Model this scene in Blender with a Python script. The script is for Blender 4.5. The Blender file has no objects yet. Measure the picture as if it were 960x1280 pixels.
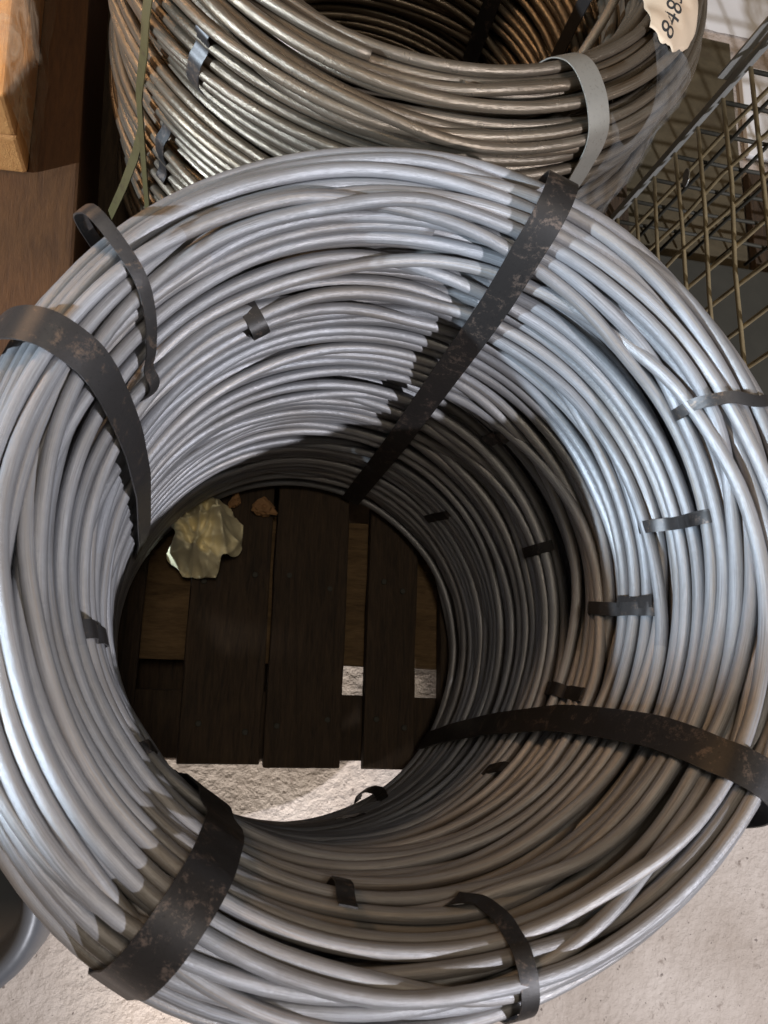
import bpy, bmesh, math, random
import numpy as np
from mathutils import Vector, Matrix

SC = bpy.context.scene
COL = SC.collection
rad = math.radians

# ------------------------------------------------------------------ camera
cam_d = bpy.data.cameras.new("camera")
cam = bpy.data.objects.new("camera", cam_d); COL.objects.link(cam)
cam_d.sensor_fit = 'VERTICAL'
cam_d.sensor_height = 36.0
cam_d.lens = 36.0 * 1014.59 / 1280.0
cam_d.clip_start = 0.01; cam_d.clip_end = 200
RT = ((0.97395806, 0.02792219, 0.22500234), (-0.07972133, 0.97119287, 0.22456386), (-0.21225035, -0.23665327, 0.94812711))
m = Matrix(RT).transposed().to_4x4()
m.translation = Vector((-0.1051, -0.0681, 0.96))
cam.matrix_world = m
SC.camera = cam
cam_d.dof.use_dof = True; cam_d.dof.focus_distance = 0.72; cam_d.dof.aperture_fstop = 18

# ------------------------------------------------------------------ light
world = bpy.data.worlds.new("World"); SC.world = world
world.use_nodes = True
bg = world.node_tree.nodes["Background"]
bg.inputs[0].default_value = (1.0, 0.82, 0.55, 1)
bg.inputs[1].default_value = 0.08

def lamp(name, kind, loc, target, energy, color, size, **kw):
    d = bpy.data.lights.new(name, kind); o = bpy.data.objects.new(name, d); COL.objects.link(o)
    o.location = loc
    o.rotation_euler = (Vector(target) - Vector(loc)).to_track_quat('-Z', 'Y').to_euler()
    d.energy = energy; d.color = color
    if kind == 'AREA':
        d.shape = 'RECTANGLE'; d.size = size; d.size_y = kw.get('size_y', size)
    else:
        d.shadow_soft_size = size
    if kind == 'SPOT':
        d.spot_size = kw['spot']; d.spot_blend = kw['blend']
    return o

def polar(az, el, dist, c=(0.02, 0.03, 0.42)):
    return (c[0] + dist*math.cos(rad(az))*math.cos(rad(el)), c[1] + dist*math.sin(rad(az))*math.cos(rad(el)), c[2] + dist*math.sin(rad(el)))

lamp("hall_lamp", 'SPOT', polar(-45, 42, 3.2), (0.02, 0.15, 0.4), 455, (0.91, 0.92, 1.0), 0.03, spot=rad(60), blend=0.3)
lamp("door_lamp", 'SPOT', polar(197, 19.5, 3.2), (0.02, 0.705, 0.45), 760, (0.70, 0.85, 1.0), 0.03, spot=rad(26), blend=0.03)
lamp("ceiling_lamp", 'AREA', (-0.16, 0.12, 3.4), (-0.02, -0.05, 0), 15, (1.0, 0.88, 0.72), 0.5)
lamp("strip_fill_light", 'SPOT', (0.16, -2.6, 0.72), (-0.02, -0.15, -0.12), 480, (1.0, 0.95, 0.90), 0.08, spot=rad(10), blend=0.4)  # unseen narrow spot added to brighten only the floor strip inside the coil
lamp("side_lamp", 'AREA', (-1.6, 1.6, 1.7), (-0.3, 0.7, 0.2), 16, (1.0, 0.62, 0.34), 0.4)

SC.view_settings.view_transform = 'Standard'
SC.view_settings.look = 'None'
SC.view_settings.exposure = 0.0
SC.view_settings.gamma = 1.0
SC.cycles.max_bounces = 6
SC.cycles.use_denoising = True

# ------------------------------------------------------------------ helpers
def tag(o, label=None, cat=None, group=None, kind=None):
    if label: o['label'] = label
    if cat: o['category'] = cat
    if group: o['group'] = group
    if kind: o['kind'] = kind
    return o

def empty(name, loc=(0, 0, 0), rot=(0, 0, 0)):
    o = bpy.data.objects.new(name, None); COL.objects.link(o)
    o.location = loc; o.rotation_euler = rot; o.empty_display_size = 0.05
    return o

def mesh_obj(name, verts, faces, mat, parent=None, smooth=False, uv=None):
    me = bpy.data.meshes.new(name)
    me.from_pydata([tuple(v) for v in verts], [], faces)
    if smooth: me.polygons.foreach_set("use_smooth", [True]*len(me.polygons))
    if mat: me.materials.append(mat)
    me.update()
    o = bpy.data.objects.new(name, me); COL.objects.link(o)
    if parent: o.parent = parent
    return o

def bm_obj(name, bm, mat, parent=None, smooth=False):
    me = bpy.data.meshes.new(name); bm.to_mesh(me); bm.free()
    if smooth: me.polygons.foreach_set("use_smooth", [True]*len(me.polygons))
    if mat: me.materials.append(mat)
    o = bpy.data.objects.new(name, me); COL.objects.link(o)
    if parent: o.parent = parent
    return o

def bevel_box(bm, x0, x1, y0, y1, z0, z1, bev=0.003, jitter=0.0, cuts=0, rng=random):
    r = bmesh.ops.create_cube(bm, size=1.0)
    vs = r['verts']
    for v in vs:
        v.co = Vector(((x0+x1)/2 + v.co.x*(x1-x0), (y0+y1)/2 + v.co.y*(y1-y0), (z0+z1)/2 + v.co.z*(z1-z0)))
    es = list({e for v in vs for e in v.link_edges})
    if cuts:
        ax = 1 if (y1-y0) >= (x1-x0) else 0
        le = [e for e in es if abs((e.verts[0].co-e.verts[1].co)[ax]) > 1e-5]
        bmesh.ops.subdivide_edges(bm, edges=le, cuts=cuts)
        vs = [v for v in bm.verts]
        es = [e for e in bm.edges if e.calc_face_angle(0) > 0.5]
    if jitter:
        for v in vs:
            v.co += Vector((rng.uniform(-1, 1), rng.uniform(-1, 1), rng.uniform(-1, 1)*0.5))*jitter
    if bev:
        bmesh.ops.bevel(bm, geom=es, offset=bev, segments=2, affect='EDGES', profile=0.6)

# ------------------------------------------------------------------ materials
def nodes(name):
    mt = bpy.data.materials.new(name); mt.use_nodes = True
    nt = mt.node_tree
    return mt, nt, nt.nodes["Principled BSDF"]

def nd(nt, typ, **kw):
    n = nt.nodes.new(typ)
    for k, v in kw.items():
        if k.startswith('i_'):
            key = k[2:]
            key = int(key) if key.isdigit() else key.replace('_', ' ')
            n.inputs[key].default_value = v
        else: setattr(n, k, v)
    return n

def ramp(nt, stops):
    r = nt.nodes.new('ShaderNodeValToRGB'); e = r.color_ramp.elements
    while len(e) < len(stops): e.new(0.5)
    for k, (p, c) in enumerate(stops):
        e[k].position = p; e[k].color = (*c, 1) if len(c) == 3 else c
    return r

def noise(nt, vec, scale, detail=4, rough=0.6, dist=0.0):
    n = nd(nt, 'ShaderNodeTexNoise', i_Scale=scale, i_Detail=detail, i_Roughness=rough, i_Distortion=dist)
    if vec is not None: nt.links.new(vec, n.inputs['Vector'])
    return n

def mapping(nt, vec, scale):
    mp = nd(nt, 'ShaderNodeMapping'); mp.inputs['Scale'].default_value = scale
    nt.links.new(vec, mp.inputs['Vector']); return mp.outputs[0]

def mix(nt, fac, a, b, mode='MIX'):
    n = nt.nodes.new('ShaderNodeMix'); n.data_type = 'RGBA'; n.blend_type = mode
    for sock, v in ((n.inputs[0], fac), (n.inputs[6], a), (n.inputs[7], b)):
        if hasattr(v, 'is_output'): nt.links.new(v, sock)
        elif isinstance(v, (int, float)): sock.default_value = v
        else: sock.default_value = (*v, 1)
    return n.outputs[2]

def bump(nt, bsdf, height, strength, dist):
    b = nd(nt, 'ShaderNodeBump', i_Strength=strength, i_Distance=dist)
    nt.links.new(height, b.inputs['Height']); nt.links.new(b.outputs[0], bsdf.inputs['Normal']); return b

def wire_material(name, base, dull, metallic, rough, speck):
    mt, nt, b = nodes(name)
    L = nt.links
    uv = nd(nt, 'ShaderNodeUVMap').outputs[0]
    tc = nd(nt, 'ShaderNodeTexCoord').outputs['Object']
    oi = nd(nt, 'ShaderNodeObjectInfo')
    streak = noise(nt, mapping(nt, uv, (6.0, 5.0, 1.0)), 3.0, 5, 0.65)
    blot = noise(nt, tc, 26.0, 4, 0.6)
    fine = noise(nt, mapping(nt, uv, (60, 8, 1)), 6.0, 4, 0.7)
    c = mix(nt, ramp_out(nt, streak.outputs[0], [(0.36, (0, 0, 0)), (0.68, (1, 1, 1))]), dull, base)
    c = mix(nt, ramp_out(nt, blot.outputs[0], [(0.35, (1, 1, 1)), (0.6, (0, 0, 0))]), c, tuple(0.5*(x+y) for x, y in zip(base, dull)))
    c = mix(nt, ramp_out(nt, fine.outputs[0], [(0.66, (0, 0, 0)), (0.76, (speck, speck, speck))]), c, (0.16, 0.13, 0.10))
    big = noise(nt, tc, 7.0, 4, 0.6)
    c = mix(nt, ramp_out(nt, big.outputs[0], [(0.46, (0, 0, 0)), (0.70, (0.55, 0.55, 0.55))]), c, tuple(x*y for x, y in zip(dull, (1.0, 0.88, 0.74))))
    # each turn of wire is a little lighter or darker than the next
    rr = nd(nt, 'ShaderNodeMapRange'); rr.inputs['To Min'].default_value = 0.74; rr.inputs['To Max'].default_value = 1.08
    L.new(oi.outputs['Random'], rr.inputs['Value'])
    c = mix(nt, 1.0, c, rr.outputs[0], 'MULTIPLY')
    r7 = nd(nt, 'ShaderNodeMath', operation='MULTIPLY'); r7.inputs[1].default_value = 7.13
    L.new(oi.outputs['Random'], r7.inputs[0])
    r8 = nd(nt, 'ShaderNodeMath', operation='FRACT'); L.new(r7.outputs[0], r8.inputs[0])
    # some turns are browner with old oil and dirt, in patches along the wire
    grime = noise(nt, mapping(nt, uv, (2.2, 2.0, 1.0)), 3.0, 6, 0.75)
    gm = nd(nt, 'ShaderNodeMath', operation='MULTIPLY'); L.new(r8.outputs[0], gm.inputs[0])
    L.new(ramp_out(nt, grime.outputs[0], [(0.45, (0, 0, 0)), (0.68, (1, 1, 1))]), gm.inputs[1])
    c = mix(nt, gm.outputs[0], c, tuple(x*y*0.72 for x, y in zip(base, (1.0, 0.86, 0.70))))
    scr = noise(nt, mapping(nt, uv, (3.0, 60.0, 1.0)), 4.0, 3, 0.6)
    c = mix(nt, ramp_out(nt, scr.outputs[0], [(0.64, (0, 0, 0)), (0.74, (0.7, 0.7, 0.7))]), c, tuple(min(1, x*1.35) for x in base))
    L.new(c, b.inputs['Base Color'])
    b.inputs['Metallic'].default_value = metallic
    rg = nd(nt, 'ShaderNodeMapRange'); rg.inputs['To Min'].default_value = rough-0.1; rg.inputs['To Max'].default_value = rough+0.14
    L.new(blot.outputs[0], rg.inputs['Value']); L.new(rg.outputs[0], b.inputs['Roughness'])
    lines = noise(nt, mapping(nt, uv, (14.0, 30.0, 1.0)), 3.0, 4, 0.7)
    nick = noise(nt, tc, 420.0, 3, 0.6)
    hh = mix(nt, 0.35, mix(nt, 0.5, streak.outputs[0], lines.outputs[0]), nick.outputs[0])
    bump(nt, b, hh, 0.5, 0.0011)
    return mt

def ramp_out(nt, src, stops):
    r = ramp(nt, stops); nt.links.new(src, r.inputs[0]); return r.outputs[0]

M_wire = wire_material("galvanised_wire", (0.48, 0.485, 0.51), (0.22, 0.22, 0.23), 0.42, 0.40, 0.8)
M_bright = wire_material("bright_drawn_wire", (0.33, 0.275, 0.215), (0.12, 0.095, 0.068), 0.65, 0.28, 0.6)

def strap_material(name, base, rust, amount, rough=0.45, metallic=0.5):
    mt, nt, b = nodes(name)
    tc = nd(nt, 'ShaderNodeTexCoord').outputs['Object']
    n1 = noise(nt, tc, 420.0, 5, 0.8); n2 = noise(nt, tc, 60.0, 4, 0.6, 1.2)
    f = mix(nt, 0.55, n1.outputs[0], n2.outputs[0])
    k = ramp_out(nt, f, [(0.53-amount*0.1, (0, 0, 0)), (0.62-amount*0.1, (1, 1, 1))])
    c = mix(nt, k, base, rust)
    c = mix(nt, ramp_out(nt, n1.outputs[0], [(0.30, (1, 1, 1)), (0.42, (0, 0, 0))]), c, tuple(x*0.4 for x in base))
    nt.links.new(c, b.inputs['Base Color'])
    b.inputs['Metallic'].default_value = metallic; b.inputs['Roughness'].default_value = rough
    bump(nt, b, f, 0.35, 0.0008)
    return mt
M_strap = strap_material("rusty_black_strap", (0.030, 0.027, 0.026), (0.13, 0.098, 0.08), -0.06, 0.45, 0.4)
M_strap_grey = strap_material("grey_steel_strap", (0.060, 0.056, 0.055), (0.17, 0.125, 0.095), -0.14, 0.42, 0.55)
M_strap_pale = strap_material("pale_steel_strap", (0.36, 0.34, 0.30), (0.25, 0.2, 0.15), -0.6, 0.35, 0.5)
M_strap_olive = strap_material("olive_strap", (0.085, 0.068, 0.026), (0.06, 0.042, 0.018), 0.0, 0.5, 0.1)

def wood_material(name, a, c2, axis_scale, rough=0.75, grain=1.0, stain=None):
    mt, nt, b = nodes(name)
    tc = nd(nt, 'ShaderNodeTexCoord').outputs['Object']
    oi = nd(nt, 'ShaderNodeObjectInfo')
    off = nd(nt, 'ShaderNodeVectorMath', operation='SCALE'); off.inputs['Scale'].default_value = 7.0
    comb = nd(nt, 'ShaderNodeCombineXYZ'); nt.links.new(oi.outputs['Random'], comb.inputs[0]); nt.links.new(oi.outputs['Random'], comb.inputs[2])
    nt.links.new(comb.outputs[0], off.inputs[0])
    add = nd(nt, 'ShaderNodeVectorMath', operation='ADD'); nt.links.new(tc, add.inputs[0]); nt.links.new(off.outputs[0], add.inputs[1])
    v = mapping(nt, add.outputs[0], axis_scale)
    n1 = noise(nt, v, 9.0, 8, 0.72, 1.2); n2 = noise(nt, v, 40.0, 5, 0.7)
    f = mix(nt, 0.4, n1.outputs[0], n2.outputs[0])
    c = mix(nt, ramp_out(nt, f, [(0.36, (0, 0, 0)), (0.64, (1, 1, 1))]), a, c2)
    if stain:
        n3 = noise(nt, tc, 9.0, 4, 0.6)
        c = mix(nt, ramp_out(nt, n3.outputs[0], [(0.60, (0, 0, 0)), (0.72, (0.8, 0.8, 0.8))]), c, stain)
    nt.links.new(c, b.inputs['Base Color']); b.inputs['Roughness'].default_value = rough
    bump(nt, b, f, 0.8*grain, 0.004)
    return mt
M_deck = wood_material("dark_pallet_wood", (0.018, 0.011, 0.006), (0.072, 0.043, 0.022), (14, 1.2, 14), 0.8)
M_rough = wood_material("rough_sawn_wood", (0.075, 0.044, 0.019), (0.21, 0.13, 0.06), (1.2, 6, 6), 0.9, 1.6)
M_box = wood_material("brown_board", (0.070, 0.027, 0.008), (0.135, 0.055, 0.016), (8, 1.2, 8), 0.7, 0.4)
M_timber = wood_material("orange_timber", (0.50, 0.20, 0.055), (0.68, 0.33, 0.11), (20, 2.0, 20), 0.6, 0.7)
M_ply = wood_material("olive_board", (0.055, 0.044, 0.024), (0.10, 0.080, 0.046), (1.5, 2, 2), 0.7, 0.4, (0.05, 0.035, 0.02))

def floor_material():
    mt, nt, b = nodes("pale_concrete")
    tc = nd(nt, 'ShaderNodeTexCoord').outputs['Object']
    n1 = noise(nt, tc, 6.0, 8, 0.65); n2 = noise(nt, tc, 55.0, 6, 0.62); n3 = noise(nt, tc, 260.0, 3, 0.6)
    c = mix(nt, ramp_out(nt, n1.outputs[0], [(0.32, (0, 0, 0)), (0.66, (1, 1, 1))]), (0.41, 0.34, 0.285), (0.58, 0.505, 0.445))
    c = mix(nt, ramp_out(nt, n2.outputs[0], [(0.62, (0, 0, 0)), (0.74, (0.9, 0.9, 0.9))]), c, (0.22, 0.165, 0.135))
    nt.links.new(c, b.inputs['Base Color']); b.inputs['Roughness'].default_value = 0.8
    v1 = nd(nt, 'ShaderNodeTexVoronoi', i_Scale=95.0); nt.links.new(mapping(nt, tc, (1, 1, 1)), v1.inputs['Vector'])
    spk = noise(nt, tc, 180.0, 2, 0.5)
    c = mix(nt, ramp_out(nt, spk.outputs[0], [(0.68, (0, 0, 0)), (0.74, (0.8, 0.8, 0.8))]), c, (0.13, 0.10, 0.085))
    nt.links.new(c, b.inputs['Base Color'])
    h = mix(nt, 0.3, mix(nt, 0.35, n2.outputs[0], v1.outputs['Distance']), n3.outputs[0])
    bump(nt, b, h, 0.8, 0.007)
    return mt
M_floor = floor_material()

def simple(name, col, rough, metallic=0.0, var=0.25, scale=30.0, bmp=0.2):
    mt, nt, b = nodes(name)
    tc = nd(nt, 'ShaderNodeTexCoord').outputs['Object']
    n = noise(nt, tc, scale, 5, 0.6)
    c = mix(nt, n.outputs[0], tuple(x*(1-var) for x in col), tuple(min(1, x*(1+var)) for x in col))
    nt.links.new(c, b.inputs['Base Color']); b.inputs['Roughness'].default_value = rough; b.inputs['Metallic'].default_value = metallic
    if bmp: bump(nt, b, n.outputs[0], bmp, 0.002)
    return mt
M_paper = simple("yellowed_paper", (0.86, 0.77, 0.50), 0.8, 0, 0.15, 60)
M_tagp = simple("kraft_tag", (0.60, 0.47, 0.34), 0.75, 0, 0.14, 40)
M_ink = simple("black_ink", (0.03, 0.03, 0.03), 0.7, 0, 0.1, 50, 0)
M_chip = simple("rusty_chip", (0.30, 0.16, 0.07), 0.9, 0, 0.6, 110, 1.0)
M_rustwire = simple("rusty_mesh_wire", (0.33, 0.26, 0.15), 0.5, 0.4, 0.5, 60)
M_post = simple("zinc_post", (0.42, 0.42, 0.40), 0.5, 0.5, 0.3, 25)
M_darksteel = simple("dark_steel", (0.045, 0.042, 0.032), 0.7, 0.2, 0.4, 18)
M_tub = simple("dark_grey_plastic", (0.085, 0.09, 0.10), 0.38, 0, 0.25, 12)
M_white = simple("lit_floor_sheet", (0.78, 0.78, 0.78), 0.7, 0, 0.06, 12)  # plain white standing in for brightly lit floor

def film_material(nm="clear_film", col=(0.75, 0.78, 0.80, 1), hi=0.17):
    mt, nt, b = nodes(nm)
    tc = nd(nt, 'ShaderNodeTexCoord').outputs['Object']
    n = noise(nt, tc, 30.0, 5, 0.6, 1.0)
    b.inputs['Base Color'].default_value = col; b.inputs['Roughness'].default_value = 0.22
    bump(nt, b, n.outputs[0], 0.6, 0.006)
    tr = nd(nt, 'ShaderNodeBsdfTransparent'); mx = nd(nt, 'ShaderNodeMixShader')
    nt.links.new(ramp_out(nt, n.outputs[0], [(0.35, (0.015, 0.015, 0.015)), (0.78, (hi, hi, hi))]), mx.inputs[0])
    nt.links.new(tr.outputs[0], mx.inputs[1]); nt.links.new(b.outputs[0], mx.inputs[2])
    nt.links.new(mx.outputs[0], nt.nodes['Material Output'].inputs[0])
    return mt
M_film = film_material()
M_film2 = film_material("amber_lit_film", (0.85, 0.66, 0.46, 1), 0.5)  # warm amber light put into the colour of the clear film

# ------------------------------------------------------------------ floor
FLOOR_Z = -0.125
def build_floor():
    n = 90; size = 3.0
    verts, faces = [], []
    rng = np.random.default_rng(3)
    z = rng.normal(0, 1, (n+1, n+1))
    for _ in range(3):
        z = 0.5*z + 0.125*(np.roll(z, 1, 0)+np.roll(z, -1, 0)+np.roll(z, 1, 1)+np.roll(z, -1, 1))
    z = z/z.std()*0.0012
    for i in range(n+1):
        for j in range(n+1):
            verts.append((-size/2+size*i/n, -size/2+0.4+size*j/n, FLOOR_Z + float(z[i, j])))
    for i in range(n):
        for j in range(n):
            a = i*(n+1)+j
            faces.append((a, a+n+1, a+n+2, a+1))
    # the same slab carried on out of the picture on every side
    k = len(verts); X = 12
    x0, x1, y0, y1 = -size/2, size/2, -size/2+0.4, size/2+0.4
    zf = FLOOR_Z - 0.0
    verts += [(-X, -X, zf), (X, -X, zf), (X, X, zf), (-X, X, zf), (x0, y0, zf), (x1, y0, zf), (x1, y1, zf), (x0, y1, zf)]
    for q in range(4):
        faces.append((k+q, k+(q+1) % 4, k+4+(q+1) % 4, k+4+q))
    o = mesh_obj("floor", verts, faces, M_floor, smooth=True)
    tag(o, "rough pale concrete floor under the pallet and coils", None, None, "structure")
build_floor()

# ------------------------------------------------------------------ pallet
def build_pallet():
    root = empty("wooden_pallet", (0, 0, FLOOR_Z))
    tag(root, "dark weathered wooden pallet seen through the hole of the front coil", "pallet")
    rng = random.Random(4)
    y0, y1 = -0.135, 1.02
    decks = [(-0.32, -0.232), (-0.222, -0.168), (-0.1165, -0.026), (-0.021, 0.0665), (0.0945, 0.155), (0.186, 0.262), (0.275, 0.36), (0.385, 0.47)]
    for k, (a, b) in enumerate(decks):
        bm = bmesh.new()
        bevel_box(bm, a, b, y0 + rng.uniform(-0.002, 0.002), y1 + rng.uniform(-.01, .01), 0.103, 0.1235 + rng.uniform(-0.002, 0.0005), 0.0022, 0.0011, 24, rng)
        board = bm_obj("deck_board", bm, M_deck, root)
        for yy in (-0.088, 0.075, 0.46, 0.94):
            for xx in (a+0.018, b-0.018):
                if yy > 0.2 or (b-a) < 0.05: continue
                nb = bmesh.new(); bmesh.ops.create_cone(nb, cap_ends=True, segments=12, radius1=0.0036, radius2=0.0030, depth=0.0016)
                nl = bm_obj("nail", nb, M_darksteel, board); nl.location = (xx+rng.uniform(-.006, .006), yy+rng.uniform(-.012, .012), 0.1238)
    # cross boards under the deck
    for (a, b, mat) in ((-0.128, -0.052, M_deck), (-0.018, 0.16, M_rough), (0.40, 0.52, M_rough), (0.88, 1.0, M_deck)):
        bm = bmesh.new()
        bevel_box(bm, -0.325, 0.475, a, b, 0.080, 0.1015, 0.002, 0.001, 12, rng)
        bm_obj("cross_board", bm, mat, root)
    for x in (-0.15, 0.012, 0.42):
        for y in (-0.09, 0.46, 0.94):
            bm = bmesh.new(); bevel_box(bm, x-0.045, x+0.045, y-0.036, y+0.036, 0.0225, 0.0785, 0.003, 0.001, 0, rng)
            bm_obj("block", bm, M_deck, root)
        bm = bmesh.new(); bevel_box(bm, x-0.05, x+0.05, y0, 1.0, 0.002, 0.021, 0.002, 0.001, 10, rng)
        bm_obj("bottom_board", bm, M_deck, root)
    return root
build_pallet()

# ------------------------------------------------------------------ wire coils
D = 0.0093
LEAN = (0.0283/0.4926, 0.0364/0.4926)

def smooth_profile(pts, n=800):
    pts = np.array(pts, float)
    s = np.r_[0, np.cumsum(np.hypot(*np.diff(pts, axis=0).T))]
    u = np.linspace(0, s[-1], n)
    q = np.stack([np.interp(u, s, pts[:, 0]), np.interp(u, s, pts[:, 1])], 1)
    for _ in range(200): q[1:-1] = .5*q[1:-1] + .25*(q[:-2]+q[2:])
    s = np.r_[0, np.cumsum(np.hypot(*np.diff(q, axis=0).T))]
    t = np.gradient(q, axis=0); t /= np.linalg.norm(t, axis=1)[:, None]
    nrm = np.stack([-t[:, 1], t[:, 0]], 1)
    return q, s, nrm

def prof_at(P, s):
    q, S, nrm = P
    return (np.stack([np.interp(s, S, q[:, 0]), np.interp(s, S, q[:, 1])], -1), np.stack([np.interp(s, S, nrm[:, 0]), np.interp(s, S, nrm[:, 1])], -1))

MAIN = smooth_profile([(.197,.008),(.197,.2),(.203,.36),(.211,.43),(.221,.475),(.231,.498),(.243,.5085),(.257,.504),(.268,.483),(.2745,.435),(.279,.25),(.273,.008)])
FAR = smooth_profile([(.197,.008),(.197,.2),(.203,.36),(.210,.41),(.218,.43),(.230,.441),(.243,.444),(.256,.438),(.266,.42),(.271,.38),(.272,.22),(.268,.008)])

def wind(P, seed, A=120, amp=2.7, iters=84, bulge=None, fill=1.05):
    """Lay one long wire in two layers over the profile, let it wander, then push turns apart until none cross through another."""
    rng = np.random.default_rng(seed)
    S = P[1][-1]
    chains = []
    n1 = int(S/(D*fill))
    n2 = int((S-0.06)/(D*1.10))
    for (n, inset) in ((n1, 0.0), (n2, 0.93*D)):
        u = (np.arange(n*A)+0.5)/A                       # turns along the chain
        kn = int(n/0.62)+4
        def wander(a, step):
            kk = int(n/step)+5
            kv = rng.normal(0, 1, kk)
            x = u/step+1; i = x.astype(int); f = x-i
            f = f*f*(3-2*f)
            return a*(kv[i]*(1-f)+kv[i+1]*f)
        lo = 0.0 if inset == 0 else 0.03
        s = lo + (S-2*lo)*(u/n) + wander(amp*D, 0.62) + wander(0.35*D, 0.23)
        s = np.clip(s, 0.0, S)
        q, nn = prof_at(P, s)
        dep = inset - wander(0.26*D, 0.45)
        q = q - nn*dep[:, None]
        chains.append(q.reshape(n, A, 2))
    T = np.concatenate(chains, 0)
    W = T.shape[0]
    az = (np.arange(A)+0.5)/A*2*np.pi
    if bulge is not None:
        out = np.clip((T[..., 0]-0.245)/0.02, 0, 1)*np.clip((T[..., 1]-0.05)/0.2, 0, 1)
        T[..., 0] += out*bulge(az)[None, :]
    X = T.copy()
    brk = np.zeros(W*A, bool); brk[0] = brk[n1*A] = True
    for it in range(iters):
        last = it > iters-14
        # stiffness: pull every point towards the middle of its neighbours along the wire
        F = (X - T).reshape(W*A, 2)
        G = X.reshape(W*A, 2)
        base = T.reshape(W*A, 2)
        lap = np.zeros_like(F)
        lap[1:-1] = 0.5*(G[:-2]+G[2:]) - G[1:-1]
        ends = np.where(brk)[0]
        lap[ends] = 0; lap[ends-1] = 0
        k = 0.30 if not last else 0.12
        G = G + k*lap
        X = G.reshape(W, A, 2)
        X = X + (0.03 if not last else 0.0)*(T - X)
        # collisions in every cross-section
        d = X[:, None] - X[None, :]
        dist2 = d[..., 0]**2 + d[..., 1]**2
        close = dist2 < (D*1.005)**2
        ii = np.arange(W); close[ii, ii] = False
        dist = np.sqrt(np.where(close, dist2, 1.0)+1e-12)
        push = np.where(close, (D*1.005-dist)*0.42, 0.0)/dist
        X = X + (d*push[..., None]).sum(1)*0.62
        X[..., 0] = np.maximum(X[..., 0], 0.1945)
        X[..., 1] = np.maximum(X[..., 1], D/2)
    return X, n1

def wire_meshes(root, X, n1, seed, mat, lean, mirror=False, rot=0.0, NS=10, cuts=(), gap_pts=5):
    rng = np.random.default_rng(seed)
    W, A, _ = X.shape
    flat = X.reshape(W*A, 2).copy()
    # soften what little raggedness is left along each wire
    for _ in range(6):
        f2 = flat.copy(); f2[1:-1] = .5*flat[1:-1] + .25*(flat[:-2]+flat[2:])
        for e in (0, n1*A-1, n1*A, W*A-1): f2[e] = flat[e]
        flat = f2
    idx = np.arange(W*A)
    az = ((idx % A)+0.5)/A*2*np.pi + rot
    if mirror: az = -az
    r, z = flat[:, 0], flat[:, 1]
    cx = np.cos(az); sy = np.sin(az)
    C = np.stack([r*cx + lean[0]*z, r*sy + lean[1]*z, z], 1)
    er = np.stack([cx, sy, 0*cx], 1); ez = np.array([lean[0], lean[1], 1.0])/math.sqrt(1+lean[0]**2+lean[1]**2)
    th = np.linspace(0, 2*np.pi, NS, endpoint=False)
    ring = C[:, None] + (D/2)*(np.cos(th)[None, :, None]*er[:, None] + np.sin(th)[None, :, None]*ez[None, None, :])
    bounds = [0]
    for (a0, a1) in ((0, n1*A), (n1*A, W*A)):
        p = a0
        while True:
            nx = (p//A+1)*A + int(rng.integers(0, A))
            if nx > a1 - A//2: nx = a1
            bounds.append((p, nx)); p = nx
            if p >= a1: break
    segs = [b for b in bounds if isinstance(b, tuple)]
    ends = {0, n1*A, n1*A-1, W*A-1}
    out = []
    for (a, b) in segs:
        b2 = min(b+1, n1*A if a < n1*A else W*A)
        spans = [(a, b2, a in (0, n1*A), b in (n1*A, W*A))]
        for c in cuts:                                   # a place where the wire has been cut
            ns = []
            for (p, q, e0, e1) in spans:
                if p+6 < c < q-6: ns += [(p, c, e0, True), (c+gap_pts, q, True, e1)]
                else: ns.append((p, q, e0, e1))
            spans = ns
        for (p, q, e0, e1) in spans:
            if q-p < 4: continue
            m_ = q-p
            v = ring[p:q].reshape(-1, 3)
            k = np.arange(m_-1)[:, None]*NS; j = np.arange(NS)[None, :]; j2 = (np.arange(NS)+1)[None, :] % NS
            f = np.stack([k+j, k+j2, k+NS+j2, k+NS+j], -1).reshape(-1, 4)
            if not mirror: f = f[:, ::-1]
            faces = f.tolist()
            if e0: faces.append(list(range(NS)))
            if e1: faces.append([(m_-1)*NS+x for x in range(NS)][::-1])
            me = bpy.data.meshes.new("wire_strand")
            me.from_pydata(v.tolist(), [], faces)
            me.polygons.foreach_set("use_smooth", [True]*len(f) + [False]*(len(faces)-len(f)))
            uvl = me.uv_layers.new(name="UVMap")
            li = np.empty(len(me.loops), int); me.loops.foreach_get("vertex_index", li)
            u = (p + li//NS)*(2*np.pi/A*0.23); vv = (li % NS)/NS
            uvl.data.foreach_set("uv", np.stack([u, np.abs(vv*2-1)], 1).ravel())
            me.materials.append(mat); me.update()
            o = bpy.data.objects.new("wire_strand", me); COL.objects.link(o); o.parent = root
            out.append(o)
    return out

def surf(P, az, s, off, lean):
    q, nn = prof_at(P, np.array([s])); q = q[0]; nn = nn[0]
    r = q[0] + nn[0]*(D/2+off); z = q[1] + nn[1]*(D/2+off)
    a = rad(az)
    n3 = Vector((nn[0]*math.cos(a), nn[0]*math.sin(a), nn[1])).normalized()
    return Vector((r*math.cos(a)+lean[0]*z, r*math.sin(a)+lean[1]*z, z)), n3

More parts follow.
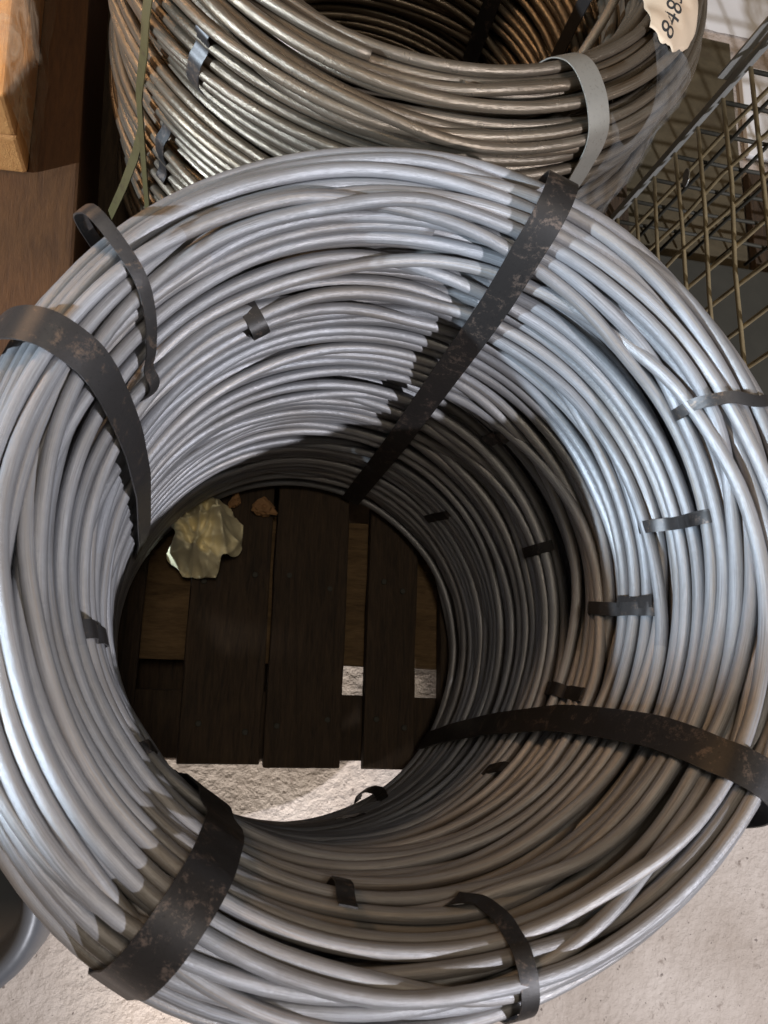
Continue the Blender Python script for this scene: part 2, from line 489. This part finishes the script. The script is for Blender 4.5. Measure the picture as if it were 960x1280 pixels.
def ribbon(name, pts, nrms, width, mat, parent, thick=0.0011, taper=None, smooth_steps=2):
    """A flat steel band along pts, its flat side turned to nrms."""
    for _ in range(smooth_steps):
        np_, nn_ = [pts[0]], [nrms[0]]
        for a, b, na, nb in zip(pts[:-1], pts[1:], nrms[:-1], nrms[1:]):
            np_ += [a*0.75+b*0.25, a*0.25+b*0.75]; nn_ += [(na*0.75+nb*0.25).normalized(), (na*0.25+nb*0.75).normalized()]
        np_.append(pts[-1]); nn_.append(nrms[-1]); pts, nrms = np_, nn_
    verts, faces = [], []
    n = len(pts)
    for i in range(n):
        t = (pts[min(i+1, n-1)]-pts[max(i-1, 0)]).normalized()
        nn = (nrms[i]-t*nrms[i].dot(t)).normalized(); s = t.cross(nn)
        w = width*(taper[0]+(taper[1]-taper[0])*i/(n-1) if taper else 1)
        crown = thick*0.15
        for (a, b) in ((-.5, 0), (0, crown), (.5, 0), (.5, -thick), (-.5, -thick)):
            verts.append(pts[i]+s*(a*w)+nn*b)
    for i in range(n-1):
        for k in range(5):
            a = i*5+k; b = i*5+(k+1) % 5
            faces.append((a, b, b+5, a+5))
    faces.append(tuple(range(5))[::-1]); faces.append(tuple((n-1)*5+k for k in range(5)))
    o = mesh_obj(name, verts, faces, mat, parent)
    bm = bmesh.new(); bm.from_mesh(o.data); bmesh.ops.recalc_face_normals(bm, faces=bm.faces)
    for f in bm.faces: f.smooth = True
    for e in bm.edges: e.smooth = e.calc_face_angle(3.0) < 0.7
    bm.to_mesh(o.data); bm.free()
    return o

def relief(P, X):
    """For every wire point: its place along the profile and its height over it."""
    q, S, nrm = P
    W, A, _ = X.shape
    hs = np.empty((W, A)); hn = np.empty((W, A))
    for k in range(A):
        d = X[:, k][:, None] - q[None]
        i = (d**2).sum(-1).argmin(1)
        hs[:, k] = S[i]; hn[:, k] = (d[np.arange(W), i]*nrm[i]).sum(-1)
    return hs, hn

def lie_on_wires(dense, R, taut):
    hs, hn = R; A = hs.shape[1]; Rw = D/2
    h = []
    for (az, s, off) in dense:
        k = int((az % 360)/360*A); best = -D
        for c in (k-1, k, k+1):
            ds = np.abs(hs[:, c % A]-s); mk = ds < Rw
            if mk.any(): best = max(best, float((hn[mk, c % A] + np.sqrt(Rw**2-ds[mk]**2) - Rw).max()))
        h.append(best+0.0009)
    n = len(dense)
    if taut:
        xs = [0.0]
        for a, b in zip(dense[:-1], dense[1:]): xs.append(xs[-1]+abs(b[1]-a[1])+1e-6)
        hull = []
        for i in range(n):
            while len(hull) > 1 and (h[hull[-1]]-h[hull[-2]])*(xs[i]-xs[hull[-2]]) <= (h[i]-h[hull[-2]])*(xs[hull[-1]]-xs[hull[-2]]): hull.pop()
            hull.append(i)
        loc = [max(h[max(i-1, 0):i+2]) for i in range(n)]
        hl = np.interp(xs, [xs[i] for i in hull], [h[i] for i in hull])
        h = [float(a*taut+b*(1-taut)) for a, b in zip(hl, loc)]
        for _ in range(3): h = [max(h[i], (h[max(i-1, 0)]+h[min(i+1, n-1)])/2) for i in range(n)]
    else:
        h = [max(h[max(i-1, 0):i+2]) for i in range(n)]
    return [(az, s, off if off < 0 else max(h[i], h[i]+off-0.0035, -0.003)) for i, (az, s, off) in enumerate(dense)]

def band(name, P, lean, pts, width, mat, parent, R=None, taut=False, **kw):
    """pts: (azimuth, place along the profile, height above the wires)"""
    A, B = [], []
    dense = []
    for (a, b) in zip(pts[:-1], pts[1:]):
        n = max(1, int(abs(b[1]-a[1])/0.007))
        for i in range(n):
            f = i/n; dense.append(tuple(x+(y-x)*f for x, y in zip(a, b)))
    dense.append(pts[-1])
    if R is not None: dense = lie_on_wires(dense, R, taut)
    for (az, s, off) in dense:
        p, nn = surf(P, az, s, off, lean); A.append(p); B.append(nn)
    return ribbon(name, A, B, width, mat, parent, **kw)

def lower_left_bulge(az):
    d = (np.degrees(az)+125+180) % 360 - 180
    return 0.017*np.exp(-(d/32.0)**2)

# ---- the front coil
XM, N1 = wind(MAIN, 11, bulge=lower_left_bulge)
coil = empty("wire_coil", (0, 0, 0))
tag(coil, "big dull grey coil of wire in front, its open top facing up, four dark straps", "wire coil", "coils of grey wire")
S_MAIN = MAIN[1][-1]
def near_cut(X, az_deg, s, P):
    A = X.shape[1]; k = int((az_deg % 360)/360*A)
    q, _ = prof_at(P, np.array([s])); d = np.hypot(*(X[:, k]-q[0]).T); w = int(d.argmin())
    return w*A+k
CUTS = [near_cut(XM, 72, 0.4686, MAIN)]
wire_meshes(coil, XM, N1, 5, M_wire, LEAN, cuts=CUTS)

R_MAIN = relief(MAIN, XM)
st = []
o_ = 0.0035
st.append(band("binding_strap", MAIN, LEAN, [(70.3,0.0,o_),(70.5,.06,o_),(71,.216,.006),(72,.35,.008),(71.8,.442,.006),(72,.482,o_),(71.5,.505,o_),(71,.53,o_),(71,.56,.006),(71,.7,.004),(71,S_MAIN,.004)], 0.0225, M_strap, coil, R=R_MAIN, taut=True))
st.append(band("binding_strap", MAIN, LEAN, [(-32.5,0.0,o_),(-32,.10,.008),(-31,.212,.008),(-31.5,.33,.010),(-33.5,.45,.006),(-35,.49,o_),(-34.5,.515,o_),(-34.5,.55,o_),(-34.5,.7,.004),(-34.5,S_MAIN,.004)], 0.0235, M_strap, coil, R=R_MAIN, taut=True))
st.append(band("binding_strap", MAIN, LEAN, [(-129,.24,.004),(-127,.34,.006),(-122,.415,.006),(-122,.481,o_),(-122.3,.506,o_),(-122.5,.534,.005),(-122.5,.56,.005),(-122.5,.60,.005),(-122.5,.8,.005),(-122.5,S_MAIN,.005)], 0.0265, M_strap, coil, R=R_MAIN, taut=0.35))
st.append(band("binding_strap", MAIN, LEAN, [(157,.10,o_),(157.5,.17,.006),(161,.367,.011),(159,.467,.006),(158,.495,.005),(158,.507,.005),(159.5,.535,.006),(160,.58,.005),(160,.8,.005),(160,S_MAIN,.005)], 0.0225, M_strap, coil, R=R_MAIN, taut=True))
st[3]['label'] = "smooth dark grey steel strap on the left of the coil"
st[2]['label'] = "wide rust-streaked black strap at the lower left"
st[3].data.materials[0] = M_strap_grey

def clip(pts, w, mat=None, label=None):
    o = band("clip_band", MAIN, LEAN, pts, w, mat or M_strap_grey, coil, R=R_MAIN)
    if label: o['label'] = label
    return o
clip([(139.5,.565,.004),(141,.535,.022),(142.5,.515,.024),(143,.5045,.008),(144.5,.488,.006),(147,.467,.008),(149.5,.448,.009),(149.5,.436,.010),(151,.424,.006),(154,.414,-.004)], 0.0085, M_strap_grey, "thin bent grey band with a curled loose end")
clip([(123.5,.424,-.003),(123.3,.418,.006),(122.2,.405,.0075),(121.0,.390,.006),(120.8,.384,-.003)], 0.013, M_strap)
clip([(30.2,.458,-.008),(29.6,.466,.002),(29.5,.4834,.004),(27.5,.4997,.003),(25,.5103,.004),(24,.54,.004),(24,.58,-.004)], 0.0085)
clip([(12.8,.392,-.007),(12.5,.400,.003),(10.5,.434,.003),(9.5,.4648,.003),(9.3,.472,-.006)], 0.0095)
clip([(10.2,.438,.0045),(9.6,.452,.0045),(9.2,.4655,.0035),(9.1,.471,-.004)], 0.0085, M_strap)
clip([(-1.2,.318,-.006),(-1.5,.3265,.003),(-4,.367,.003),(-5.5,.4027,.003),(-5.7,.41,-.006)], 0.0105)
clip([(-2.2,.368,.0045),(-3.6,.388,.0045),(-3.9,.405,.003)], 0.0095, M_strap)
clip([(-19.3,.26,-.006),(-19.5,.268,.003),(-24,.3455,.003),(-24.4,.353,-.006)], 0.0115, M_strap)
clip([(51.3,.272,-.006),(51,.282,.003),(49,.315,.003),(48.6,.323,-.006)], 0.012, M_strap)
clip([(46.3,.076,-.005),(46,.084,.003),(42.5,.133,.003),(42,.141,-.006)], 0.010, M_strap)
clip([(19.8,.222,-.006),(19.5,.2325,.003),(18.5,.264,.003),(18.2,.272,-.006)], 0.010, M_strap)
clip([(-45.8,.234,-.006),(-45.5,.2426,.003),(-43.5,.2757,.003),(-43,.283,-.006)], 0.011, M_strap)
clip([(-62,.078,-.004),(-60,.072,.004),(-58.5,.05,.010),(-59.5,.03,.014),(-62.5,.018,.012),(-64,.012,.004)], 0.013, M_strap, "black band end curled into a small loop")
clip([(-76,.068,-.006),(-75.5,.076,.003),(-71,.1118,.003),(-70.5,.12,-.006)], 0.011, M_strap)
clip([(-100.3,.425,-.004),(-100.5,.434,.005),(-101,.458,.009),(-101.2,.478,.011)], 0.011, M_strap, "brown bent tab of strap")
clip([(-84.5,.452,-.006),(-83,.4635,.003),(-80.5,.464,.005),(-79,.466,.004),(-78,.4857,.004),(-78.3,.5007,.003),(-78.5,.5235,.004),(-78.5,.56,.004),(-78.5,.62,.004),(-78.5,.64,-.006)], 0.0105, M_strap, "narrow rusty black band over the front rim")
clip([(-163.5,.436,-.003),(-163.5,.428,.005),(-164,.395,.006),(-164.5,.352,.005),(-164.5,.345,-.003)], 0.012)
clip([(-141.5,.40,-.004),(-141.5,.392,.004),(-139.8,.355,.004),(-139.5,.345,-.004)], 0.009, M_strap)

# ---- the far coil
XF, NF1 = wind(FAR, 29, amp=1.9)
far = empty("wire_coil", (0.0409, 0.6304, 0.4434), (rad(-8.2), 0, 0))
tag(far, "brighter shiny coil of wire behind the front coil, tagged with a paper label", "wire coil", "coils of grey wire")
NOLEAN = (0.0, 0.0)
# the coil's own base sits 0.444 below its top
far.location = Vector((0.0409, 0.6304, 0.4434)) - Matrix.Rotation(rad(-8.2), 3, 'X') @ Vector((0, 0, 0.451))
cf = near_cut(XF, -101, 0.438, FAR)
wire_meshes(far, XF, NF1, 8, M_bright, NOLEAN, rot=0.0, cuts=[cf])
S_FAR = FAR[1][-1]
R_FAR = relief(FAR, XF)
b1 = band("binding_strap", FAR, NOLEAN, [(-61,0.0,.004),(-61,.20,.004),(-61.5,.36,.005),(-62,.42,.004),(-61.5,.455,.004),(-60.5,.49,.004),(-60.5,.53,.005),(-60.5,.60,.004),(-60.5,S_FAR,.004)], 0.021, M_strap_pale, far, R=R_FAR, taut=0.3)
b1['label'] = "pale shiny steel strap with its end folded over"
band("binding_strap", FAR, NOLEAN, [(46,0.0,.004),(46,.35,.008),(46,.44,.005),(46,.50,.004),(46,S_FAR,.004)], 0.021, M_strap, far, R=R_FAR, taut=True)
band("binding_strap", FAR, NOLEAN, [(6,0.0,.004),(6,.35,.008),(6,.44,.005),(6,.50,.004),(6,S_FAR,.004)], 0.024, M_strap, far, R=R_FAR, taut=True)
band("clip_band", FAR, NOLEAN, [(-130,.480,-.005),(-130.5,.49,.003),(-131.5,.535,.003),(-131.7,.546,-.004)], 0.013, M_strap_grey, far, R=R_FAR)
band("clip_band", FAR, NOLEAN, [(-140,.612,-.005),(-140,.622,.003),(-140,.677,.003),(-140,.685,-.004)], 0.012, M_strap, far, R=R_FAR)
band("clip_band", FAR, NOLEAN, [(-62.5,.555,.0055),(-61,.575,.006),(-60.3,.60,.0055),(-63,.66,.006)], 0.021, M_strap_grey, far, R=R_FAR)
bo = band("packing_strap", FAR, NOLEAN, [(-140,.40,.005),(-142,.50,.004),(-142.5,.5415,.004),(-145,.60,.004),(-144.5,.672,.004),(-144.5,.80,.004)], 0.010, M_strap_olive, far, R=R_FAR, taut=True)
bt = band("packing_strap", FAR, NOLEAN, [(-146,.645,.006),(-147.5,.68,.010),(-150,.73,.02),(-153,.79,.035),(-156,.86,.05)], 0.011, M_strap_olive, far)
bt['label'] = "loose olive strap tail hanging off the left side"
bo['label'] = "olive plastic packing strap down the left side"

# ------------------------------------------------------------------ things in and around the coils
def crumple(name, c, r, seed, mat, squash=(1, 1, 0.6), amt=0.45, sub=3):
    rng = random.Random(seed)
    bm = bmesh.new(); bmesh.ops.create_icosphere(bm, subdivisions=sub, radius=1.0)
    planes = [(Vector((rng.gauss(0, 1), rng.gauss(0, 1), rng.gauss(0, 1))).normalized(), rng.uniform(0.45, 0.95)) for _ in range(16)]
    ridges = [(Vector((rng.gauss(0, 1), rng.gauss(0, 1), rng.gauss(0, 1))).normalized(), rng.uniform(-.5, .5)) for _ in range(9)]
    for v in bm.verts:
        p = v.co.copy(); k = 1.0
        for (n, d) in planes:
            q = p.dot(n)
            if q > d: k = min(k, d/q)
        for (n, d) in ridges:
            k *= 1 - amt*0.35*max(0, 1-abs(p.dot(n)-d)/0.16)
        k *= 1 + rng.uniform(-.05, .05)*amt
        v.co = Vector((p.x*squash[0], p.y*squash[1], p.z*squash[2]))*k*r
    o = bm_obj(name, bm, mat)
    o.location = c
    return o

def crumpled_sheet(name, c, size, seed, mat):
    """A thin paper towel scrunched up: a sheet folded by many creases, lying on the boards."""
    rng = random.Random(seed); n = 64
    cre = [(rng.uniform(0, math.pi), rng.uniform(-.5, .5), rng.uniform(0.035, 0.15), rng.uniform(0.3, 0.9)) for _ in range(24)]
    V, F = [], []
    for i in range(n+1):
        for j in range(n+1):
            u, v = i/n-.5, j/n-.5
            rr = math.hypot(u, v); an = math.atan2(v, u)
            lim = 0.5*(1+0.16*math.sin(3*an+1)+0.1*math.sin(5*an+2)+.06*math.sin(9*an))
            sc = 1.0 if rr < 1e-6 else min(1.0, lim/max(abs(u), abs(v))*max(abs(u), abs(v))/rr if rr > lim else 1.0)
            u2, v2 = u*sc, v*sc
            z = 0.0; sx = sy = 0.0
            for (a, d, w, h) in cre:
                q = (u2*math.cos(a)+v2*math.sin(a)-d)/w
                t = max(0.0, 1-abs(q)); t = t*(0.6+0.4*t)
                z += h*t*0.22
                sx -= math.cos(a)*q*0.02*t; sy -= math.sin(a)*q*0.02*t
            edge = max(0.0, 1-(math.hypot(u2, v2)/0.5)**2)
            V.append((c[0]+(u2+sx)*size[0], c[1]+(v2+sy)*size[1], c[2]+0.001+size[2]*(0.25*edge+z*(0.45+0.8*edge))))
    for i in range(n):
        for j in range(n):
            a = i*(n+1)+j; F.append((a, a+n+1, a+n+2, a+1))
    o = mesh_obj(name, V, F, mat, smooth=True)
    md = o.modifiers.new("thickness", 'SOLIDIFY'); md.thickness = 0.0004; md.offset = 1
    return o

tag(crumpled_sheet("crumpled_paper", (-0.106, 0.122, 0.0), (0.088, 0.098, 0.10), 14, M_paper), "crumpled yellowish paper lying on the dark pallet inside the front coil", "paper")
tag(crumple("bark_chip", (-0.040, 0.163, 0.008), 0.021, 3, M_chip, (1.1, .8, .5), .6), "larger rusty brown chip on the pallet beside the crumpled paper", "chip")
tag(crumple("bark_chip", (-0.0735, 0.168, 0.006), 0.013, 9, M_chip, (.8, 1, .6), .6), "smaller rusty brown chip on the pallet, touching the crumpled paper", "chip")

# brown board and the wrapped timber on it
bb = empty("brown_box", (-0.55, 0.7, FLOOR_Z), (0, 0, rad(3.5)))
tag(bb, "long plain brown box on the floor at the left of the coils", "box")
bm = bmesh.new(); bevel_box(bm, -0.27, 0.27, -0.6, 0.75, 0.0, 0.275, 0.004, 0.0008, 8, random.Random(2))
bm_obj("body", bm, M_box, bb)

tb = empty("timber_block", (-0.42, 0.82, 0.153), (0, 0, rad(2.5)))
tag(tb, "orange timber block wrapped in clear film on the brown box", "timber")
rng = random.Random(7)
for (x0, x1, z0, z1) in ((-0.09, -0.002, 0.0, 0.058), (0.002, 0.09, 0.0, 0.058), (-0.09, -0.002, 0.061, 0.12), (0.002, 0.09, 0.061, 0.12)):
    bm = bmesh.new(); bevel_box(bm, x0, x1, -0.36+rng.uniform(-.004, .004), 0.5, z0, z1, 0.004, 0.0008, 8, rng)
    bm_obj("beam", bm, M_timber, tb)
def film_wrap():
    V, F = [], []; rng = random.Random(12); n = 40
    sec = [(-0.098, 0.0), (-0.099, 0.06), (-0.096, 0.126), (-0.05, 0.129), (0.0, 0.128), (0.05, 0.130), (0.097, 0.127), (0.099, 0.06), (0.100, 0.002)]
    for i in range(n+1):
        y = -0.37+0.85*i/n
        for (x, z) in sec: V.append((x+rng.uniform(-.004, .005)*(1 if x > 0 else -1)*0.8, y+rng.uniform(-.006, .006), z+rng.uniform(-.0005, .006)))
    m_ = len(sec)
    for i in range(n):
        for k in range(m_-1):
            a = i*m_+k; F.append((a, a+1, a+m_+1, a+m_))
    k0 = len(V)
    return mesh_obj("film", V, F, M_film2, tb, smooth=True)
film_wrap()

# mesh cage at the right
def tube(p, q, r, mat, name, parent, ns=8, wob=0.0, rng=random):
    p, q = Vector(p), Vector(q); t = (q-p).normalized()
    u = t.orthogonal().normalized(); w = t.cross(u)
    n = 7 if wob else 1
    V, F = [], []
    for i in range(n+1):
        f = i/n; c = p.lerp(q, f)
        if wob and 0 < i < n: c = c + u*rng.uniform(-wob, wob) + w*rng.uniform(-wob, wob)
        for k in range(ns):
            a = 2*math.pi*k/ns; V.append(c+(u*math.cos(a)+w*math.sin(a))*r)
    for i in range(n):
        for k in range(ns): F.append((i*ns+k, i*ns+(k+1) % ns, (i+1)*ns+(k+1) % ns, (i+1)*ns+k))
    F += [tuple(range(ns))[::-1], tuple(n*ns+k for k in range(ns))]
    return mesh_obj(name, V, F, mat, parent, smooth=True)

def build_cage():
    root = empty("mesh_cage", (0.44, 0.65, FLOOR_Z))
    tag(root, "rusty wire mesh cage container standing right of the coils", "cage")
    H = 0.74; Lx = 0.62; Ly = 0.80
    rng = random.Random(5)
    Z0 = 0.10
    for (x, y) in ((0, 0), (Lx, 0), (0, -Ly), (Lx, -Ly)):
        bm = bmesh.new()
        sx = 1 if x == 0 else -1; sy = -1 if y == 0 else 1
        bevel_box(bm, min(x, x+sx*0.004), max(x, x+sx*0.004), min(y, y+sy*0.010), max(y, y+sy*0.010), 0.0, H, 0.001)
        bm_obj("corner_post", bm, M_post, root)
        bm = bmesh.new()
        bevel_box(bm, min(x+sx*0.0065, x+sx*0.012), max(x+sx*0.0065, x+sx*0.012), min(y, y+sy*0.004), max(y, y+sy*0.004), 0.0, H, 0.001)
        bm_obj("corner_post", bm, M_post, root)
    bm = bmesh.new(); bevel_box(bm, 0.033, Lx-0.033, -Ly+0.033, -0.033, Z0-0.03, Z0-0.004, 0.003)
    bm_obj("base_pan", bm, M_darksteel, root)
    # side facing the coils, then the back side
    r = 0.0026
    z = Z0+0.025
    while z < H:
        tube((0.010, -0.006, z), (0.010, -Ly+0.006, z), r, M_rustwire, "mesh_wire", root, 8, 0.0026, rng)
        tube((0.012, -0.010, z), (Lx-0.012, -0.010, z), r, M_darksteel, "mesh_wire", root, 8, 0.0014, rng)
        tube((Lx-0.010, -0.006, z), (Lx-0.010, -Ly+0.006, z), r, M_darksteel, "mesh_wire", root, 8, 0.0014, rng)
        z += 0.05
    y = -0.045
    while y > -Ly:
        tube((0.0155, y, Z0-0.02), (0.0155, y, H-0.01), r, M_rustwire, "mesh_wire", root, 8, 0.0030, rng)
        tube((Lx-0.0155, y, Z0-0.02), (Lx-0.0155, y, H-0.01), r, M_darksteel, "mesh_wire", root, 8, 0.0016, rng)
        y -= 0.05
    x = 0.055
    while x < Lx-0.02:
        tube((x, -0.0155, Z0-0.02), (x, -0.0155, H-0.01), r, M_darksteel, "mesh_wire", root, 8, 0.0016, rng)
        x += 0.05
    bm = bmesh.new(); bevel_box(bm, -0.015, -0.002, -0.004, -0.001, 0.40, H, 0.0008)
    bm_obj("corner_plate", bm, M_post, root)
    # small tag tied to the mesh
    bm = bmesh.new(); bmesh.ops.create_cone(bm, cap_ends=True, segments=20, radius1=0.011, radius2=0.011, depth=0.0012)
    o = bm_obj("round_tag", bm, M_post, root); o.location = (0.006, -0.06, 0.30); o.rotation_euler = (0, rad(78), 0)
build_cage()

# boards on the floor beyond the cage
bm = bmesh.new(); bevel_box(bm, 0.49, 0.755, 0.60, 1.13, FLOOR_Z+0.003, FLOOR_Z+0.015, 0.002, 0.0006, 6, random.Random(9))
tag(bm_obj("olive_board", bm, M_ply), "flat olive brown board on the floor between the shiny coil and the cage corner", "board")
bm = bmesh.new(); bevel_box(bm, 0.765, 1.35, 0.58, 0.86, FLOOR_Z+0.003, FLOOR_Z+0.02, 0.002, 0.0006, 6, random.Random(10))  # added board that fills the dark area beyond the mesh
tag(bm_obj("added_dark_board", bm, M_deck), "dark flat board added to fill the dark floor area seen through the cage mesh", "board")

bm = bmesh.new(); bmesh.ops.create_grid(bm, x_segments=40, y_segments=30, size=0.5)  # added white surface, painted as lit floor beyond the cage
rng = random.Random(15)
for v in bm.verts:
    v.co = Vector((1.02+v.co.x*0.75, 1.38+v.co.y*0.44, FLOOR_Z+0.006+0.004*math.sin(v.co.x*17+v.co.y*9)*math.sin(v.co.y*13)+rng.uniform(0, .0012)))
tag(bm_obj("lit_floor_sheet", bm, M_white, smooth=True), "white sheet added to paint brightly lit floor behind the cage, beyond the olive board", "sheet")
bm = bmesh.new(); bevel_box(bm, 0.775, 1.05, 0.90, 1.09, FLOOR_Z+0.003, FLOOR_Z+0.014, 0.003, 0.001, 4, random.Random(19))  # second added white piece, its pale colour stands for lit floor
tag(bm_obj("lit_floor_sheet", bm, M_white), "small white sheet added to paint brightly lit floor seen through the upper cage mesh", "sheet")

# dark grey tub at the lower left
def lathe(name, prof, mat, parent=None, n=48):
    V, F = [], []
    for (r, z) in prof:
        for k in range(n): a = 2*math.pi*k/n; V.append((r*math.cos(a), r*math.sin(a), z))
    for i in range(len(prof)-1):
        for k in range(n): F.append((i*n+k, i*n+(k+1) % n, (i+1)*n+(k+1) % n, (i+1)*n+k))
    return mesh_obj(name, V, F, mat, parent, smooth=True)
tubo = lathe("plastic_tub", [(0.0001, 0.0), (0.094, 0.0), (0.100, 0.006), (0.101, 0.02), (0.0985, 0.07), (0.096, 0.092), (0.090, 0.103), (0.080, 0.107), (0.074, 0.105), (0.070, 0.098), (0.066, 0.03), (0.06, 0.02), (0.0001, 0.02)], M_tub)
tubo.location = (-0.332, -0.282, FLOOR_Z+0.001)
tag(tubo, "dark grey rounded plastic tub on the floor at the lower left edge", "tub")

def loose_end():
    pts = [(24, .43, .006), (5, .415, .008), (-12, .395, .012), (-28, .36, .016), (-46, .30, .014), (-62, .24, .008), (-78, .18, .004)]
    C3 = [surf(FAR, a, q, o, NOLEAN)[0] for a, q, o in pts]
    for _ in range(3):
        n_ = [C3[0]]
        for a, b in zip(C3[:-1], C3[1:]): n_ += [a*.75+b*.25, a*.25+b*.75]
        C3 = n_ + [C3[-1]]
    V, F = [], []; ns = 10
    for i, c in enumerate(C3):
        t = (C3[min(i+1, len(C3)-1)]-C3[max(i-1, 0)]).normalized(); u = t.cross(Vector((0, 0, 1))).normalized(); w = t.cross(u)
        for k in range(ns): a = 2*math.pi*k/ns; V.append(c+(u*math.cos(a)+w*math.sin(a))*D/2)
    for i in range(len(C3)-1):
        for k in range(ns): F.append((i*ns+k, i*ns+(k+1) % ns, (i+1)*ns+(k+1) % ns, (i+1)*ns+k))
    F += [tuple(range(ns))[::-1], tuple((len(C3)-1)*ns+k for k in range(ns))]
    o = mesh_obj("wire_strand", V, F, M_bright, far, smooth=True); o['label'] = "loose turn of wire standing off the inner wall"
    o.data.uv_layers.new(name="UVMap")
loose_end()

# paper label on the far coil
def far_point(az, s, off):
    p, n_ = surf(FAR, az, s, off, NOLEAN)
    return far.matrix_world @ p
bpy.context.view_layer.update()
AZG = np.arange(-66, 4, 1.5); SG = np.arange(0.41, 0.88, 0.004)
def relief_grid():
    G = np.array([[lie_on_wires([(a, q, 0.0035)], R_FAR, False)[0][2] for q in SG] for a in AZG])
    for _ in range(2):
        G = np.maximum.reduce([np.roll(np.roll(G, i, 0), j, 1) for i in (-1, 0, 1) for j in (-1, 0, 1)])
    for _ in range(3):
        G = sum(np.roll(np.roll(G, i, 0), j, 1) for i in (-1, 0, 1) for j in (-1, 0, 1))/9
    return G
RG = relief_grid()
def lift(az, s):
    x = min(max((az-AZG[0])/1.5, 0), len(AZG)-1.001); y = min(max((s-SG[0])/0.004, 0), len(SG)-1.001)
    i, j = int(x), int(y); f, g = x-i, y-j
    h = (RG[i, j]*(1-f)+RG[i+1, j]*f)*(1-g) + (RG[i, j+1]*(1-f)+RG[i+1, j+1]*f)*g
    return h + 0.0012 + 0.0007*math.sin(az*0.9+s*160)
def paper_label():
    na, ns_ = 26, 22; rng = random.Random(31)
    V, F, keep = [], [], {}
    for i in range(na+1):
        for j in range(ns_+1):
            u, v = i/na, j/ns_
            a0 = -39.5 + 5.0*max(0, 1-v*2.2)**1.0 - 0.0
            low = -38.5 - 5.7*v + 15.2*v*v + 0.35*math.sin(v*21) + rng.uniform(-.2, .2)
            az_ = low + (-12-low)*u
            s_ = 0.4405 + 0.043*v - (az_+38.5)*0.0015 + 0.001*math.sin(u*17)*(1 if j in (0, ns_) else 0)
            V.append(far_point(az_, s_, lift(az_, s_)))
    for i in range(na):
        for j in range(ns_):
            a = i*(ns_+1)+j; F.append((a, a+ns_+1, a+ns_+2, a+1))
    o = mesh_obj("paper_tag", V, F, M_tagp, smooth=True)
    md = o.modifiers.new("thickness", 'SOLIDIFY'); md.thickness = 0.0004; md.offset = -1
    tag(o, "torn brown paper label numbered 8483 stuck on the shiny coil's rim", "label")
    cu = bpy.data.curves.new("lettering", 'FONT'); cu.body = "8483"; cu.size = 0.0165; cu.resolution_u = 4; cu.space_character = 1.0
    tmp = bpy.data.objects.new("lettering_source", cu); COL.objects.link(tmp)
    bpy.context.view_layer.update()
    me = bpy.data.meshes.new_from_object(tmp.evaluated_get(bpy.context.evaluated_depsgraph_get()))
    bpy.data.objects.remove(tmp)
    bm = bmesh.new(); bm.from_mesh(me)
    bmesh.ops.triangulate(bm, faces=bm.faces)
    bmesh.ops.subdivide_edges(bm, edges=[e for e in bm.edges if e.calc_length() > 0.002], cuts=1)
    for v in bm.verts:
        x, y = v.co.x, v.co.y
        az_ = -37.6 + math.degrees(x*1.75/0.235); s_ = 0.4555 - y*0.85 - 0.17*x*1.75
        v.co = far_point(az_, s_, lift(az_, s_)+0.0005)
    bm_obj("lettering", bm, M_ink, o)
paper_label()

def side_film():
    V, F = [], []; rng = random.Random(8); na, ns_ = 18, 16
    for i in range(na+1):
        for j in range(ns_+1):
            u, v = i/na, j/ns_
            az_ = -57.5 + 27*u + 1.5*math.sin(v*9) ; s_ = 0.475+0.03*math.sin(u*7)*(1-v) + 0.33*v
            V.append(far_point(az_, s_, lift(az_, s_)+rng.uniform(-.0004, .0012)))
    for i in range(na):
        for j in range(ns_):
            a = i*(ns_+1)+j; F.append((a, a+ns_+1, a+ns_+2, a+1))
    o = mesh_obj("plastic_film", V, F, M_film, smooth=True)
    tag(o, "thin clear plastic film clinging to the right flank of the shiny coil", "film")
side_film()
